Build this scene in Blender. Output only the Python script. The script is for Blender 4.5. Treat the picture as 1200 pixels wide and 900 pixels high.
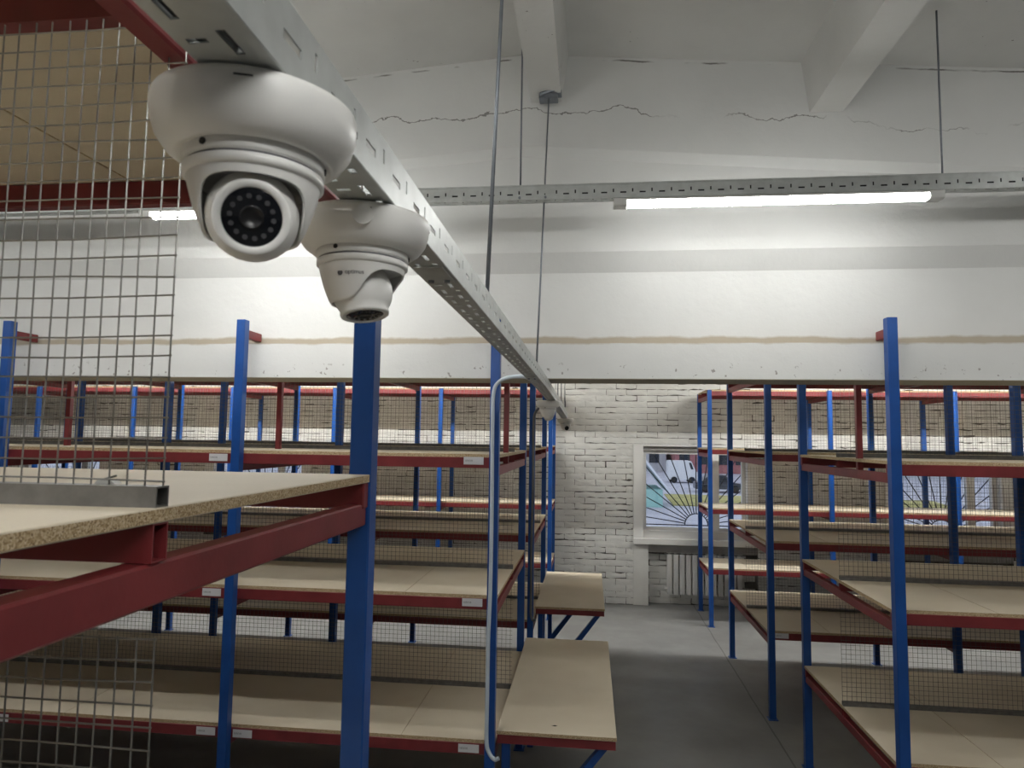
import bpy, bmesh, math, random
from mathutils import Vector, Matrix
random.seed(7)
for o in list(bpy.data.objects): bpy.data.objects.remove(o)
S = bpy.context.scene
C = S.collection

# ------------------------------------------------------------------ camera
H = 2.05
FPX, YAW, PITCH, ROLL = 800.87, -0.1145, 0.0797, 0.0142
def cam_axes():
    cy, sy, cp, sp = math.cos(YAW), math.sin(YAW), math.cos(PITCH), math.sin(PITCH)
    f = Vector((sy*cp, cy*cp, sp)); r = Vector((cy, -sy, 0)); u = r.cross(f)
    cr, sr = math.cos(ROLL), math.sin(ROLL)
    return r*cr+u*sr, -r*sr+u*cr, f
cam = bpy.data.cameras.new('camera')
cam.sensor_width = 36.0; cam.lens = 36.0*FPX/1200.0
cam.clip_start = 0.02; cam.clip_end = 300
cam.dof.use_dof = True; cam.dof.focus_distance = 3.2; cam.dof.aperture_fstop = 15.0
cam_o = bpy.data.objects.new('camera', cam); C.objects.link(cam_o)
_r, _u, _f = cam_axes()
cam_o.matrix_world = Matrix(((_r.x, _u.x, -_f.x, 0), (_r.y, _u.y, -_f.y, 0), (_r.z, _u.z, -_f.z, H), (0, 0, 0, 1)))
S.camera = cam_o

# ------------------------------------------------------------------ world, exposure
w = bpy.data.worlds.new('overcast_sky'); S.world = w; w.use_nodes = True
bg = w.node_tree.nodes['Background']
bg.inputs[0].default_value = (0.80, 0.86, 1.0, 1); bg.inputs[1].default_value = 0.62
S.view_settings.view_transform = 'Standard'; S.view_settings.look = 'None'
S.view_settings.gamma = 1.0; S.view_settings.use_curve_mapping = False
S.view_settings.exposure = 1.0
LED_STRENGTH = 17.0; LED_FAR = 84.0; LED_FILL = 56.0

# ------------------------------------------------------------------ materials
def new_mat(name):
    m = bpy.data.materials.new(name); m.use_nodes = True
    nt = m.node_tree; b = nt.nodes['Principled BSDF']
    return m, nt, b
def L(nt, a, b): nt.links.new(a, b)
def pos_node(nt): return nt.nodes.new('ShaderNodeNewGeometry').outputs['Position']
def noise(nt, scale, detail=4, rough=0.55, vec=None):
    n = nt.nodes.new('ShaderNodeTexNoise'); n.inputs['Scale'].default_value = scale
    n.inputs['Detail'].default_value = detail; n.inputs['Roughness'].default_value = rough
    L(nt, vec if vec is not None else pos_node(nt), n.inputs['Vector']); return n.outputs['Fac']
def ramp(nt, fac, stops):
    r = nt.nodes.new('ShaderNodeValToRGB'); e = r.color_ramp.elements
    while len(e) < len(stops): e.new(0.5)
    for i, (p, c) in enumerate(stops):
        e[i].position = p; e[i].color = (*c, 1) if len(c) == 3 else c
    L(nt, fac, r.inputs[0]); return r.outputs[0]
def mth(nt, op, a, b=None, c=None):
    n = nt.nodes.new('ShaderNodeMath'); n.operation = op
    for i, v in enumerate((a, b, c)):
        if v is None: continue
        if isinstance(v, (int, float)): n.inputs[i].default_value = v
        else: L(nt, v, n.inputs[i])
    return n.outputs[0]
def mix(nt, fac, a, b):
    n = nt.nodes.new('ShaderNodeMix'); n.data_type = 'RGBA'
    if isinstance(fac, (int, float)): n.inputs[0].default_value = fac
    else: L(nt, fac, n.inputs[0])
    for i, v in ((6, a), (7, b)):
        if isinstance(v, tuple): n.inputs[i].default_value = (*v[:3], 1)
        else: L(nt, v, n.inputs[i])
    return n.outputs[2]
def bump(nt, b, h, strength=0.2, dist=0.01):
    n = nt.nodes.new('ShaderNodeBump'); n.inputs['Strength'].default_value = strength
    n.inputs['Distance'].default_value = dist; L(nt, h, n.inputs['Height']); L(nt, n.outputs[0], b.inputs['Normal'])
def simple(name, col, rough=0.5, metal=0.0, var=0.12, scale=6.0, bmp=0.0, bscale=60.0, spec=None):
    m, nt, b = new_mat(name)
    d = tuple(max(0, c*(1-var)) for c in col); l = tuple(min(1, c*(1+var)) for c in col)
    L(nt, ramp(nt, noise(nt, scale), [(0.3, d), (0.7, l)]), b.inputs['Base Color'])
    b.inputs['Roughness'].default_value = rough; b.inputs['Metallic'].default_value = metal
    if spec is not None: b.inputs['Specular IOR Level'].default_value = spec
    if bmp: bump(nt, b, noise(nt, bscale), bmp, 0.004)
    return m
M = {}
M['blue'] = simple('blue_enamel_paint', (0.008, 0.070, 0.29), 0.4, 0, 0.12, 9, 0.05, 120)
M['red'] = simple('oxide_red_paint', (0.195, 0.027, 0.030), 0.45, 0, 0.16, 10, 0.06, 120)
M['steel'] = simple('bare_grey_steel', (0.20, 0.195, 0.185), 0.42, 0.7, 0.2, 25)
M['galv'] = simple('galvanised_sheet', (0.50, 0.52, 0.51), 0.42, 0.55, 0.10, 22)
M['wire'] = simple('galvanised_wire', (0.26, 0.255, 0.24), 0.4, 0.7, 0.15, 30)
M['wire_shaded'] = simple('shaded_galvanised_wire', (0.12, 0.115, 0.105), 0.5, 0.3, 0.15, 30)  # darker copy of the galvanised wire, shade put into its colour
M['rod'] = simple('zinc_rod', (0.23, 0.25, 0.28), 0.42, 0.6, 0.1, 30)
M['white_plastic'] = simple('white_plastic', (0.80, 0.795, 0.77), 0.36, 0, 0.02, 8)
M['lamp_body'] = simple('lamp_body_plastic', (0.62, 0.62, 0.60), 0.4, 0, 0.03, 8)
M['grey_plastic'] = simple('light_grey_seal', (0.40, 0.40, 0.39), 0.5, 0, 0.03, 8)
M['black'] = simple('black_plastic', (0.008, 0.008, 0.009), 0.35, 0, 0.1, 20)
M['tube_shade'] = simple('painted_tube_shade', (0.012, 0.011, 0.010), 0.8, 0, 0.1, 20)
M['lens'] = simple('lens_glass', (0.006, 0.007, 0.010), 0.06, 0, 0.1, 20)
M['led_dot'] = simple('infrared_diode', (0.075, 0.075, 0.08), 0.12, 0, 0.1, 20)
M['print_grey'] = simple('grey_print', (0.09, 0.09, 0.10), 0.6, 0, 0.05, 8)
M['conduit'] = simple('pale_blue_grey_conduit', (0.56, 0.63, 0.70), 0.45, 0, 0.06, 14)
M['conduit_dark'] = simple('dark_grey_conduit', (0.16, 0.17, 0.18), 0.5, 0, 0.06, 14)
M['pvc'] = simple('white_window_plastic', (0.74, 0.74, 0.72), 0.4, 0, 0.03, 5)
M['radiator'] = simple('white_radiator_enamel', (0.68, 0.68, 0.66), 0.38, 0, 0.03, 5)
M['iron'] = simple('black_iron_bars', (0.02, 0.018, 0.02), 0.6, 0, 0.1, 5)
M['van_white'] = simple('white_van_paint', (0.75, 0.76, 0.78), 0.3, 0, 0.03, 1)
M['car_dark'] = simple('dark_car_paint', (0.06, 0.065, 0.08), 0.3, 0, 0.05, 1)
M['rubber'] = simple('tyre_rubber', (0.02, 0.02, 0.02), 0.8, 0, 0.1, 3)
M['glass_dark'] = simple('dark_glazing', (0.03, 0.035, 0.045), 0.1, 0, 0.1, 3)
M['turq'] = simple('turquoise_wall_paint', (0.36, 0.62, 0.58), 0.7, 0, 0.05, 2)
M['snow_roof'] = simple('white_sheet_roof', (0.78, 0.80, 0.86), 0.6, 0, 0.04, 1)
M['far_red'] = simple('red_brick_far', (0.36, 0.15, 0.15), 0.85, 0, 0.2, 1.5)
M['far_grey'] = simple('pale_render_far', (0.50, 0.51, 0.54), 0.85, 0, 0.1, 1)
M['yard'] = simple('pale_yard_asphalt', (0.44, 0.44, 0.50), 0.85, 0, 0.15, 0.5, 0.1, 4)
M['dry_grass'] = simple('dry_yellow_grass', (0.36, 0.33, 0.12), 0.95, 0, 0.3, 2)
M['brown_ledge'] = simple('brown_outer_ledge', (0.22, 0.14, 0.12), 0.7, 0, 0.2, 6)
M['knot'] = simple('dark_wood_mark', (0.05, 0.04, 0.03), 0.8, 0, 0.2, 60)
M['tube_grey'] = simple('grey_square_tube_steel', (0.17, 0.165, 0.155), 0.45, 0.35, 0.22, 35, 0.08, 160)

def chipboard():
    m, nt, b = new_mat('sanded_chipboard')
    g = nt.nodes.new('ShaderNodeNewGeometry'); s = nt.nodes.new('ShaderNodeSeparateXYZ'); L(nt, g.outputs['True Normal'], s.inputs[0])
    flat = mth(nt, 'GREATER_THAN', mth(nt, 'ABSOLUTE', s.outputs[2]), 0.6)
    face = mix(nt, mth(nt, 'MULTIPLY', noise(nt, 420, 2), 0.55), ramp(nt, noise(nt, 2.3, 5), [(0.3, (0.65, 0.575, 0.445)), (0.7, (0.76, 0.69, 0.555))]), (0.56, 0.475, 0.345))
    v = nt.nodes.new('ShaderNodeTexVoronoi'); v.inputs['Scale'].default_value = 560; L(nt, g.outputs['Position'], v.inputs['Vector'])
    sx = nt.nodes.new('ShaderNodeSeparateColor'); L(nt, v.outputs['Color'], sx.inputs[0])
    edge = ramp(nt, sx.outputs[0], [(0.0, (0.20, 0.12, 0.055)), (0.25, (0.38, 0.26, 0.13)), (0.6, (0.55, 0.42, 0.25)), (1.0, (0.68, 0.56, 0.38))])
    L(nt, mix(nt, flat, edge, face), b.inputs['Base Color'])
    b.inputs['Roughness'].default_value = 0.6; b.inputs['Specular IOR Level'].default_value = 0.3
    bump(nt, b, noise(nt, 300, 2), 0.06, 0.002)
    return m
M['chip'] = chipboard()

def painted(name, base, var=0.05, chips=True, scale=2.0):
    m, nt, b = new_mat(name)
    d = tuple(c*(1-var) for c in base); l = tuple(min(1, c*(1+var)) for c in base)
    col = ramp(nt, noise(nt, scale, 6), [(0.3, d), (0.7, l)])
    if chips:
        spot = ramp(nt, noise(nt, 38, 2), [(0.735, (0, 0, 0)), (0.76, (1, 1, 1))])
        area = ramp(nt, noise(nt, 1.7, 2), [(0.52, (0, 0, 0)), (0.62, (1, 1, 1))])
        col = mix(nt, mth(nt, 'MULTIPLY', spot, area), col, (0.20, 0.19, 0.17))
    L(nt, col, b.inputs['Base Color']); b.inputs['Roughness'].default_value = 0.8
    b.inputs['Specular IOR Level'].default_value = 0.25
    bump(nt, b, noise(nt, 26, 8, 0.65), 0.16, 0.01)
    return m
M['ceil'] = painted('whitewashed_roof_slab', (0.68, 0.68, 0.66), 0.06)
M['plaster'] = painted('plain_white_plaster', (0.62, 0.61, 0.58), 0.05)
M['brick'] = painted('whitewashed_brick', (0.66, 0.66, 0.63), 0.07, False, 5.0)
M['mortar'] = simple('grey_open_mortar', (0.11, 0.10, 0.09), 0.95, 0, 0.35, 12, 0.4, 70)
M['lintel'] = simple('raw_concrete', (0.33, 0.32, 0.30), 0.9, 0, 0.15, 8, 0.3, 50)
RIDGE_X, SLOPE = -0.35, 0.08

def girder_mat():
    m, nt, b = new_mat('whitewashed_girder')
    p = pos_node(nt); s = nt.nodes.new('ShaderNodeSeparateXYZ'); L(nt, p, s.inputs[0])
    z = s.outputs[2]; x = s.outputs[0]
    col = ramp(nt, noise(nt, 1.6, 6), [(0.3, (0.655, 0.66, 0.645)), (0.7, (0.725, 0.73, 0.715))])
    wob = mth(nt, 'MULTIPLY', mth(nt, 'SUBTRACT', noise(nt, 5, 5), 0.5), 0.05)
    zz = mth(nt, 'ADD', z, wob)
    def band(lo, hi, soft, zin=zz):
        a = nt.nodes.new('ShaderNodeMapRange'); a.inputs[1].default_value = lo-soft; a.inputs[2].default_value = lo+soft; L(nt, zin, a.inputs[0])
        c = nt.nodes.new('ShaderNodeMapRange'); c.inputs[1].default_value = hi-soft; c.inputs[2].default_value = hi+soft; L(nt, zin, c.inputs[0])
        return mth(nt, 'SUBTRACT', a.outputs[0], c.outputs[0])
    col = mix(nt, mth(nt, 'MULTIPLY', band(2.528, 2.566, 0.006), 0.85), col, (0.40, 0.34, 0.25))          # dusty unpainted joint
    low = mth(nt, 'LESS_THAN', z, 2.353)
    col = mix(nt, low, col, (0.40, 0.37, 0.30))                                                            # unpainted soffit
    spot = ramp(nt, noise(nt, 34, 3), [(0.66, (0, 0, 0)), (0.69, (1, 1, 1))])
    col = mix(nt, mth(nt, 'MULTIPLY', mth(nt, 'MULTIPLY', spot, band(2.345, 2.42, 0.02, z)), 0.75), col, (0.22, 0.20, 0.18))  # chipped arris
    # hairline crack along the top flange
    ax = mth(nt, 'MULTIPLY', mth(nt, 'ABSOLUTE', mth(nt, 'SUBTRACT', x, RIDGE_X)), SLOPE)
    zs = mth(nt, 'ADD', z, ax)
    cr = mth(nt, 'MULTIPLY', mth(nt, 'SUBTRACT', noise(nt, 2.6, 6, 0.6), 0.5), 0.30)
    d = mth(nt, 'ABSOLUTE', mth(nt, 'SUBTRACT', mth(nt, 'ADD', zs, cr), 3.735))
    line = mth(nt, 'LESS_THAN', d, 0.0028)
    msk = ramp(nt, noise(nt, 2.1, 2), [(0.42, (0, 0, 0)), (0.5, (1, 1, 1))])
    col = mix(nt, mth(nt, 'MULTIPLY', mth(nt, 'MULTIPLY', line, msk), 0.7), col, (0.10, 0.09, 0.08))
    wob2 = mth(nt, 'MULTIPLY', mth(nt, 'SUBTRACT', noise(nt, 9, 4), 0.5), 0.02)
    d2 = mth(nt, 'ABSOLUTE', mth(nt, 'SUBTRACT', mth(nt, 'ADD', zs, wob2), 4.012))
    line2 = mth(nt, 'LESS_THAN', d2, 0.004)
    msk2 = ramp(nt, noise(nt, 3.3, 3), [(0.5, (0, 0, 0)), (0.58, (1, 1, 1))])
    col = mix(nt, mth(nt, 'MULTIPLY', mth(nt, 'MULTIPLY', line2, msk2), 0.8), col, (0.10, 0.09, 0.08))
    L(nt, col, b.inputs['Base Color']); b.inputs['Roughness'].default_value = 0.8; b.inputs['Specular IOR Level'].default_value = 0.25
    bump(nt, b, noise(nt, 22, 8, 0.65), 0.18, 0.012)
    return m
M['girder'] = girder_mat()

def floor_mat():
    m, nt, b = new_mat('polished_concrete')
    col = ramp(nt, noise(nt, 1.3, 7, 0.6), [(0.3, (0.20, 0.20, 0.195)), (0.7, (0.29, 0.29, 0.28))])
    col = mix(nt, mth(nt, 'MULTIPLY', noise(nt, 14, 4), 0.3), col, (0.17, 0.17, 0.165))
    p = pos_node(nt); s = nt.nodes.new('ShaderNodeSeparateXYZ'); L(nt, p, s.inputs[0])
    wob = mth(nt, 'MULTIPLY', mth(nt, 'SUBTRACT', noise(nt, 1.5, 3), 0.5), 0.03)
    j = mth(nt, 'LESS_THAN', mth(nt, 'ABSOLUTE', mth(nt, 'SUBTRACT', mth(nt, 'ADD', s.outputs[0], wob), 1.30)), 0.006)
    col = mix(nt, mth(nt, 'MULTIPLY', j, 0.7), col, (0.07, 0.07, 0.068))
    L(nt, col, b.inputs['Base Color'])
    L(nt, ramp(nt, noise(nt, 3, 4), [(0.3, (0.42,)*3), (0.7, (0.6,)*3)]), b.inputs['Roughness'])
    bump(nt, b, noise(nt, 60, 4), 0.05, 0.004)
    return m
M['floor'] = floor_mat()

def emit_mat(name, st):
    m, nt, b = new_mat(name)
    b.inputs['Base Color'].default_value = (0.9, 0.9, 0.88, 1)
    b.inputs['Emission Color'].default_value = (1.0, 0.995, 0.965, 1)
    b.inputs['Emission Strength'].default_value = st
    return m
M['led'] = emit_mat('led_diffuser', LED_STRENGTH)
M['led_fill'] = emit_mat('led_diffuser_fill', LED_FILL)
M['led_strong'] = emit_mat('led_diffuser_strong', LED_FAR)
def glass_mat():
    m, nt, b = new_mat('window_glass'); nt.nodes.remove(b)
    t = nt.nodes.new('ShaderNodeBsdfTransparent'); t.inputs[0].default_value = (0.93, 0.95, 0.95, 1)
    g = nt.nodes.new('ShaderNodeBsdfGlossy'); g.inputs['Roughness'].default_value = 0.02
    x = nt.nodes.new('ShaderNodeMixShader'); x.inputs[0].default_value = 0.06
    L(nt, t.outputs[0], x.inputs[1]); L(nt, g.outputs[0], x.inputs[2])
    L(nt, x.outputs[0], nt.nodes['Material Output'].inputs[0]); return m
M['glass'] = glass_mat()
def tag_mat():
    m, nt, b = new_mat('white_paper_tag')
    tc = nt.nodes.new('ShaderNodeTexCoord'); s = nt.nodes.new('ShaderNodeSeparateXYZ'); L(nt, tc.outputs['Object'], s.inputs[0])
    x, z = s.outputs[0], s.outputs[2]
    inx = mth(nt, 'MULTIPLY', mth(nt, 'GREATER_THAN', x, -0.042), mth(nt, 'LESS_THAN', x, -0.004))
    inz = mth(nt, 'LESS_THAN', mth(nt, 'ABSOLUTE', z), 0.0045)
    vec = nt.nodes.new('ShaderNodeMapping'); vec.inputs['Scale'].default_value = (1, 0.0, 0.25); L(nt, tc.outputs['Object'], vec.inputs[0])
    n = mth(nt, 'GREATER_THAN', noise(nt, 330, 1, 0.5, vec.outputs[0]), 0.5)
    f = mth(nt, 'MULTIPLY', mth(nt, 'MULTIPLY', inx, inz), mth(nt, 'MULTIPLY', n, 0.7))
    L(nt, mix(nt, f, (0.72, 0.72, 0.73), (0.2, 0.2, 0.2)), b.inputs['Base Color']); b.inputs['Roughness'].default_value = 0.5
    return m
M['tag'] = tag_mat()

# ------------------------------------------------------------------ builders
WL = {}
def link(o, parent=None, loc=(0, 0, 0)):
    C.objects.link(o); loc = Vector(loc); WL[o.name] = loc
    if parent is not None:
        o.parent = parent; o.location = loc - WL[parent.name]
    else: o.location = loc
    return o
def empty(name, loc, label=None, cat=None, group=None):
    o = bpy.data.objects.new(name, None); o.empty_display_size = 0.1
    link(o, None, loc); return tag(o, label, cat, group)
def tag(o, label=None, cat=None, group=None, kind=None):
    if label: o['label'] = label
    if cat: o['category'] = cat
    if group: o['group'] = group
    if kind: o['kind'] = kind
    return o
class MB:
    def __init__(s): s.v = []; s.f = []
    def box(s, x0, x1, y0, y1, z0, z1):
        n = len(s.v)
        s.v += [(x, y, z) for z in (z0, z1) for y in (y0, y1) for x in (x0, x1)]
        s.f += [tuple(n+i for i in q) for q in ((0, 2, 3, 1), (4, 5, 7, 6), (0, 1, 5, 4), (2, 6, 7, 3), (0, 4, 6, 2), (1, 3, 7, 5))]
        return s
    def cyl(s, p0, p1, r, n=8, r1=None, cap=True):
        p0, p1 = Vector(p0), Vector(p1); d = (p1-p0).normalized()
        a = d.orthogonal().normalized(); b = d.cross(a); r1 = r if r1 is None else r1; k = len(s.v)
        for p, rr in ((p0, r), (p1, r1)):
            for i in range(n):
                t = 2*math.pi*i/n; s.v.append(tuple(p+a*rr*math.cos(t)+b*rr*math.sin(t)))
        for i in range(n):
            j = (i+1) % n; s.f.append((k+i, k+j, k+n+j, k+n+i))
        if cap: s.f.append(tuple(k+i for i in range(n-1, -1, -1))); s.f.append(tuple(k+n+i for i in range(n)))
        return s
    def lathe(s, prof, n=40, c=(0, 0, 0)):
        k = len(s.v)
        for r, z in prof:
            for i in range(n):
                t = 2*math.pi*i/n; s.v.append((c[0]+r*math.cos(t), c[1]+r*math.sin(t), c[2]+z))
        for j in range(len(prof)-1):
            for i in range(n):
                q = (i+1) % n; s.f.append((k+j*n+i, k+j*n+q, k+(j+1)*n+q, k+(j+1)*n+i))
        return s
    def prism(s, pts, axis, a0, a1):
        # polygon pts (2D) extruded along axis between a0 and a1
        k = len(s.v); n = len(pts)
        for a in (a0, a1):
            for p in pts:
                s.v.append({'x': (a, p[0], p[1]), 'y': (p[0], a, p[1]), 'z': (p[0], p[1], a)}[axis])
        for i in range(n):
            j = (i+1) % n; s.f.append((k+i, k+j, k+n+j, k+n+i))
        s.f.append(tuple(range(k+n-1, k-1, -1))); s.f.append(tuple(range(k+n, k+2*n)))
        return s
    def mesh(s, name, m, smooth=False, fix=True):
        me = bpy.data.meshes.new(name); me.from_pydata(s.v, [], s.f)
        if fix:
            bm = bmesh.new(); bm.from_mesh(me); bmesh.ops.recalc_face_normals(bm, faces=bm.faces); bm.to_mesh(me); bm.free()
        if smooth:
            for p in me.polygons: p.use_smooth = True
        me.materials.append(M[m]); return me
    def build(s, name, m, parent=None, loc=(0, 0, 0), smooth=False):
        return link(bpy.data.objects.new(name, s.mesh(name, m, smooth)), parent, loc)
CACHE = {}
def boxmesh(dx, dy, dz, m, bev=0.0):
    key = (round(dx, 4), round(dy, 4), round(dz, 4), m, bev)
    if key not in CACHE:
        me = bpy.data.meshes.new('box_section'); bm = bmesh.new()
        bmesh.ops.create_cube(bm, size=1.0)
        for v in bm.verts: v.co = Vector((v.co.x*dx, v.co.y*dy, v.co.z*dz))
        if bev: bmesh.ops.bevel(bm, geom=list(bm.edges), offset=bev, segments=1, affect='EDGES', profile=0.5)
        bm.to_mesh(me); bm.free(); me.materials.append(M[m]); CACHE[key] = me
    return CACHE[key]
def box(name, x0, x1, y0, y1, z0, z1, m, parent=None, bev=0.0):
    me = boxmesh(x1-x0, y1-y0, z1-z0, m, bev)
    return link(bpy.data.objects.new(name, me), parent, ((x0+x1)/2, (y0+y1)/2, (z0+z1)/2))
def hollow(name, L_, wy, wz, t, m, parent, loc):
    """square tube along x, open at both ends"""
    key = ('hollow', round(L_, 4), wy, wz, t, m)
    if key not in CACHE:
        s = MB(); n = []
        for sx in (-L_/2, L_/2):
            for (a, b) in ((wy/2, wz/2), (wy/2-t, wz/2-t)):
                n.append(len(s.v)); s.v += [(sx, -a, -b), (sx, a, -b), (sx, a, b), (sx, -a, b)]
        o0, i0, o1, i1 = n
        for k in range(4):
            j = (k+1) % 4
            s.f += [(o0+k, o0+j, o1+j, o1+k), (i0+k, i1+k, i1+j, i0+j), (o0+k, i0+k, i0+j, o0+j), (o1+k, o1+j, i1+j, i1+k)]
        CACHE[key] = s.mesh(name, m)
    return link(bpy.data.objects.new(name, CACHE[key]), parent, loc)
def tubepath(name, pts, r, m, parent=None, n=8, res=6):
    """smooth round tube through points (Catmull-Rom)"""
    P = [Vector(p) for p in pts]; P = [P[0]*2-P[1]]+P+[P[-1]*2-P[-2]]; out = []
    for i in range(1, len(P)-2):
        for k in range(res):
            t = k/res; a, b, c, d = P[i-1:i+3]
            out.append(0.5*((2*b)+(c-a)*t+(2*a-5*b+4*c-d)*t*t+(3*b-a-3*c+d)*t**3))
    out.append(P[-2]); s = MB(); ref = Vector((0.3, 0.9, 0.1))
    for i, p in enumerate(out):
        d = (out[min(i+1, len(out)-1)]-out[max(i-1, 0)]).normalized()
        a = ref-d*ref.dot(d); a.normalize(); b = d.cross(a); ref = a
        for k in range(n):
            t = 2*math.pi*k/n; s.v.append(tuple(p+a*r*math.cos(t)+b*r*math.sin(t)))
    for i in range(len(out)-1):
        for k in range(n):
            j = (k+1) % n; s.f.append((i*n+k, i*n+j, (i+1)*n+j, (i+1)*n+k))
    s.f.append(tuple(range(n))); s.f.append(tuple(range(len(out)*n-1, len(out)*n-n-1, -1)))
    return s.build(name, m, parent, (0, 0, 0) if parent is None else (0, 0, 0), True)

# ------------------------------------------------------------------ room shell
XW0, XW1, YW0, YW1 = -8.9, 6.6, -6.5, 8.85
def roof_z(x): return 4.03-SLOPE*abs(x-RIDGE_X)
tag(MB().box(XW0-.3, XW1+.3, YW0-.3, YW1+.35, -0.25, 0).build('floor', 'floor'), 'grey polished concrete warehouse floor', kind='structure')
cm = MB()
zl, zr, za = roof_z(XW0-.3), roof_z(XW1+.3), roof_z(RIDGE_X)
cm.prism([(XW0-.3, zl), (RIDGE_X, za), (XW1+.3, zr), (XW1+.3, zr+.25), (RIDGE_X, za+.25), (XW0-.3, zl+.25)], 'y', YW0-.3, YW1+.35)
ceil_o = tag(cm.build('ceiling', 'ceil'), 'whitewashed pitched concrete roof slabs with ribs', kind='structure')
for k in range(-6, 6):
    x = -0.232+1.37*k
    if not XW0 < x < XW1: continue
    zt = roof_z(x)+.02; zb = roof_z(x)-.25
    for (a, b) in ((YW0, 3.372), (3.72, YW1+.2)):
        pr = MB().prism([(x-.078, zb), (x+.078, zb), (x+.115, zt), (x-.115, zt)], 'y', a, b)
        pr.build('ceiling_rib', 'ceil', ceil_o)
for nm, b in (('wall_left', (XW0-.3, XW0, YW0-.3, YW1+.35)), ('wall_right', (XW1, XW1+.3, YW0-.3, YW1+.35)), ('wall_front', (XW0, XW1, YW0-.3, YW0))):
    tag(MB().box(*b, 0, 3.75 if nm != 'wall_front' else 4.2).build(nm, 'plaster'), 'plain white plastered wall of the hall', kind='structure')

# concrete girder across the hall
g = MB()
prof_low = [(3.68, 2.35), (3.40, 2.35), (3.40, 2.530), (3.462, 2.538), (3.462, 2.90), (3.405, 2.995)]
prof_up = [(3.405, 3.50), (3.372, 3.545), (3.372, 4.06), (3.72, 4.06), (3.72, 3.5), (3.62, 3.45), (3.62, 2.62), (3.68, 2.55)]
n = len(prof_low)+len(prof_up)
for x in (XW0, RIDGE_X-5.2, RIDGE_X, RIDGE_X+5.2, XW1):
    dz = min(.416, SLOPE*abs(x-RIDGE_X))
    for y, z in prof_low: g.v.append((x, y, z))
    for i, (y, z) in enumerate(prof_up): g.v.append((x, y, z-dz if i < 6 else z))
for j in range(4):
    for i in range(n):
        q = (i+1) % n; g.f.append((j*n+i, j*n+q, (j+1)*n+q, (j+1)*n+i))
tag(g.build('ceiling_beam', 'girder'), 'white painted concrete girder spanning the hall above the racks', kind='structure')

# ---- back wall: window openings, mortar bed, bricks
WINS = [(-8.10, -6.63), (-5.20, -3.71), (0.545, 2.07), (3.56, 5.00)]
WZ0, WZ1 = 0.756, 2.006
bw = MB(); xs = XW0
for a, b in WINS:
    bw.box(xs, a, YW1+.012, YW1+.34, 0, 3.75)
    bw.box(a, b, YW1+.012, YW1+.34, WZ1, 3.75)
    if a > 0: bw.box(a, b, YW1+.135, YW1+.34, 0, WZ0)          # niche below the sill
    else: bw.box(a, b, YW1+.012, YW1+.34, 0, WZ0)
    xs = b
bw.box(xs, XW1, YW1+.012, YW1+.34, 0, 3.75)
wall_back = tag(bw.build('wall_back', 'mortar'), 'whitewashed rough brick end wall with windows', kind='structure')
rb = random.Random(3)
def brick_geom(rr, Lx, Hz, rough):
    """one wonky whitewashed brick with ragged edges, origin at centre of the front face, depth to +y"""
    hx, hz = Lx/2, Hz/2; out = []
    nn = 5
    for i in range(nn): out.append((-hx+Lx*i/(nn-1)+rr.uniform(-.004, .004), -hz+rr.uniform(-rough*.2, rough)))
    out.append((hx+rr.uniform(-.004, .003), rr.uniform(-.01, .01)))
    for i in range(nn): out.append((hx-Lx*i/(nn-1)+rr.uniform(-.004, .004), hz-rr.uniform(-rough*.2, rough)))
    out.append((-hx+rr.uniform(-.003, .004), rr.uniform(-.01, .01)))
    n_ = len(out)
    v = [(p[0], .014, p[1]) for p in out]+[(p[0], rr.uniform(-.001, .004), p[1]) for p in out]
    v += [(-.4*hx, rr.uniform(-.004, .001), 0), (.4*hx, rr.uniform(-.004, .001), 0)]
    f = [(k, (k+1) % n_, n_+(k+1) % n_, n_+k) for k in range(n_)]
    for k in range(n_):
        q = (k+1) % n_; mx = (out[k][0]+out[q][0])/2
        f.append((n_+k, n_+q, 2*n_+(0 if mx < 0 else 1)))
    f.append((n_+2, 2*n_+1, 2*n_)); f.append((n_+8, 2*n_, 2*n_+1))
    return v, f
VAR = []
for k in range(22):
    rough = rb.choice([.001, .002, .004, .007, .010, .014, .016])
    s = MB(); s.v, s.f = brick_geom(rb, 0.261-rb.choice([0, 0, .005, .010, .014]), 0.0775-rb.choice([0, 0, 0, .002, .004]), rough); VAR.append(s.mesh('brick', 'brick'))
spots = []
def in_rect(x0, x1, z0, z1, r): return x1 > r[0] and x0 < r[1] and z1 > r[2] and z0 < r[3]
for row in range(37):
    z = 0.0385+row*0.077; x = XW0+(0.13 if row % 2 else 0)
    while x < XW1-.13:
        x0, x1 = x, x+.26; cx = (x0+x1)/2; y = YW1
        seg = [(x0, x1)]
        for a, b in WINS:
            zlo = WZ0-.02 if a < 0 else -1
            if z+.03 > zlo and z-.03 < WZ1 and x1 > a and x0 < b:
                seg = [q for q in ((x0, min(x1, a+.01)), (max(x0, b-.01), x1)) if q[1]-q[0] > .03]
                break
        for q0, q1 in seg: spots.append(((q0+q1)/2, YW1, z, (q1-q0)/.26))
        x += .26
for a, b in WINS:                                                  # niches under the right-hand windows
    if a < 0: continue
    for row in range(8):
        z = .0385+row*.077; x = a+.19+.13-(0.13 if row % 2 else 0)+.02
        while x+.13 < b+.1:
            spots.append((x, YW1+.123, z, 1.0)); x += .26
spots.sort(key=lambda q: abs(q[0]-0.25)+(3 if q[2] > 2.55 else 0))
stuff = MB()
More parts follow.
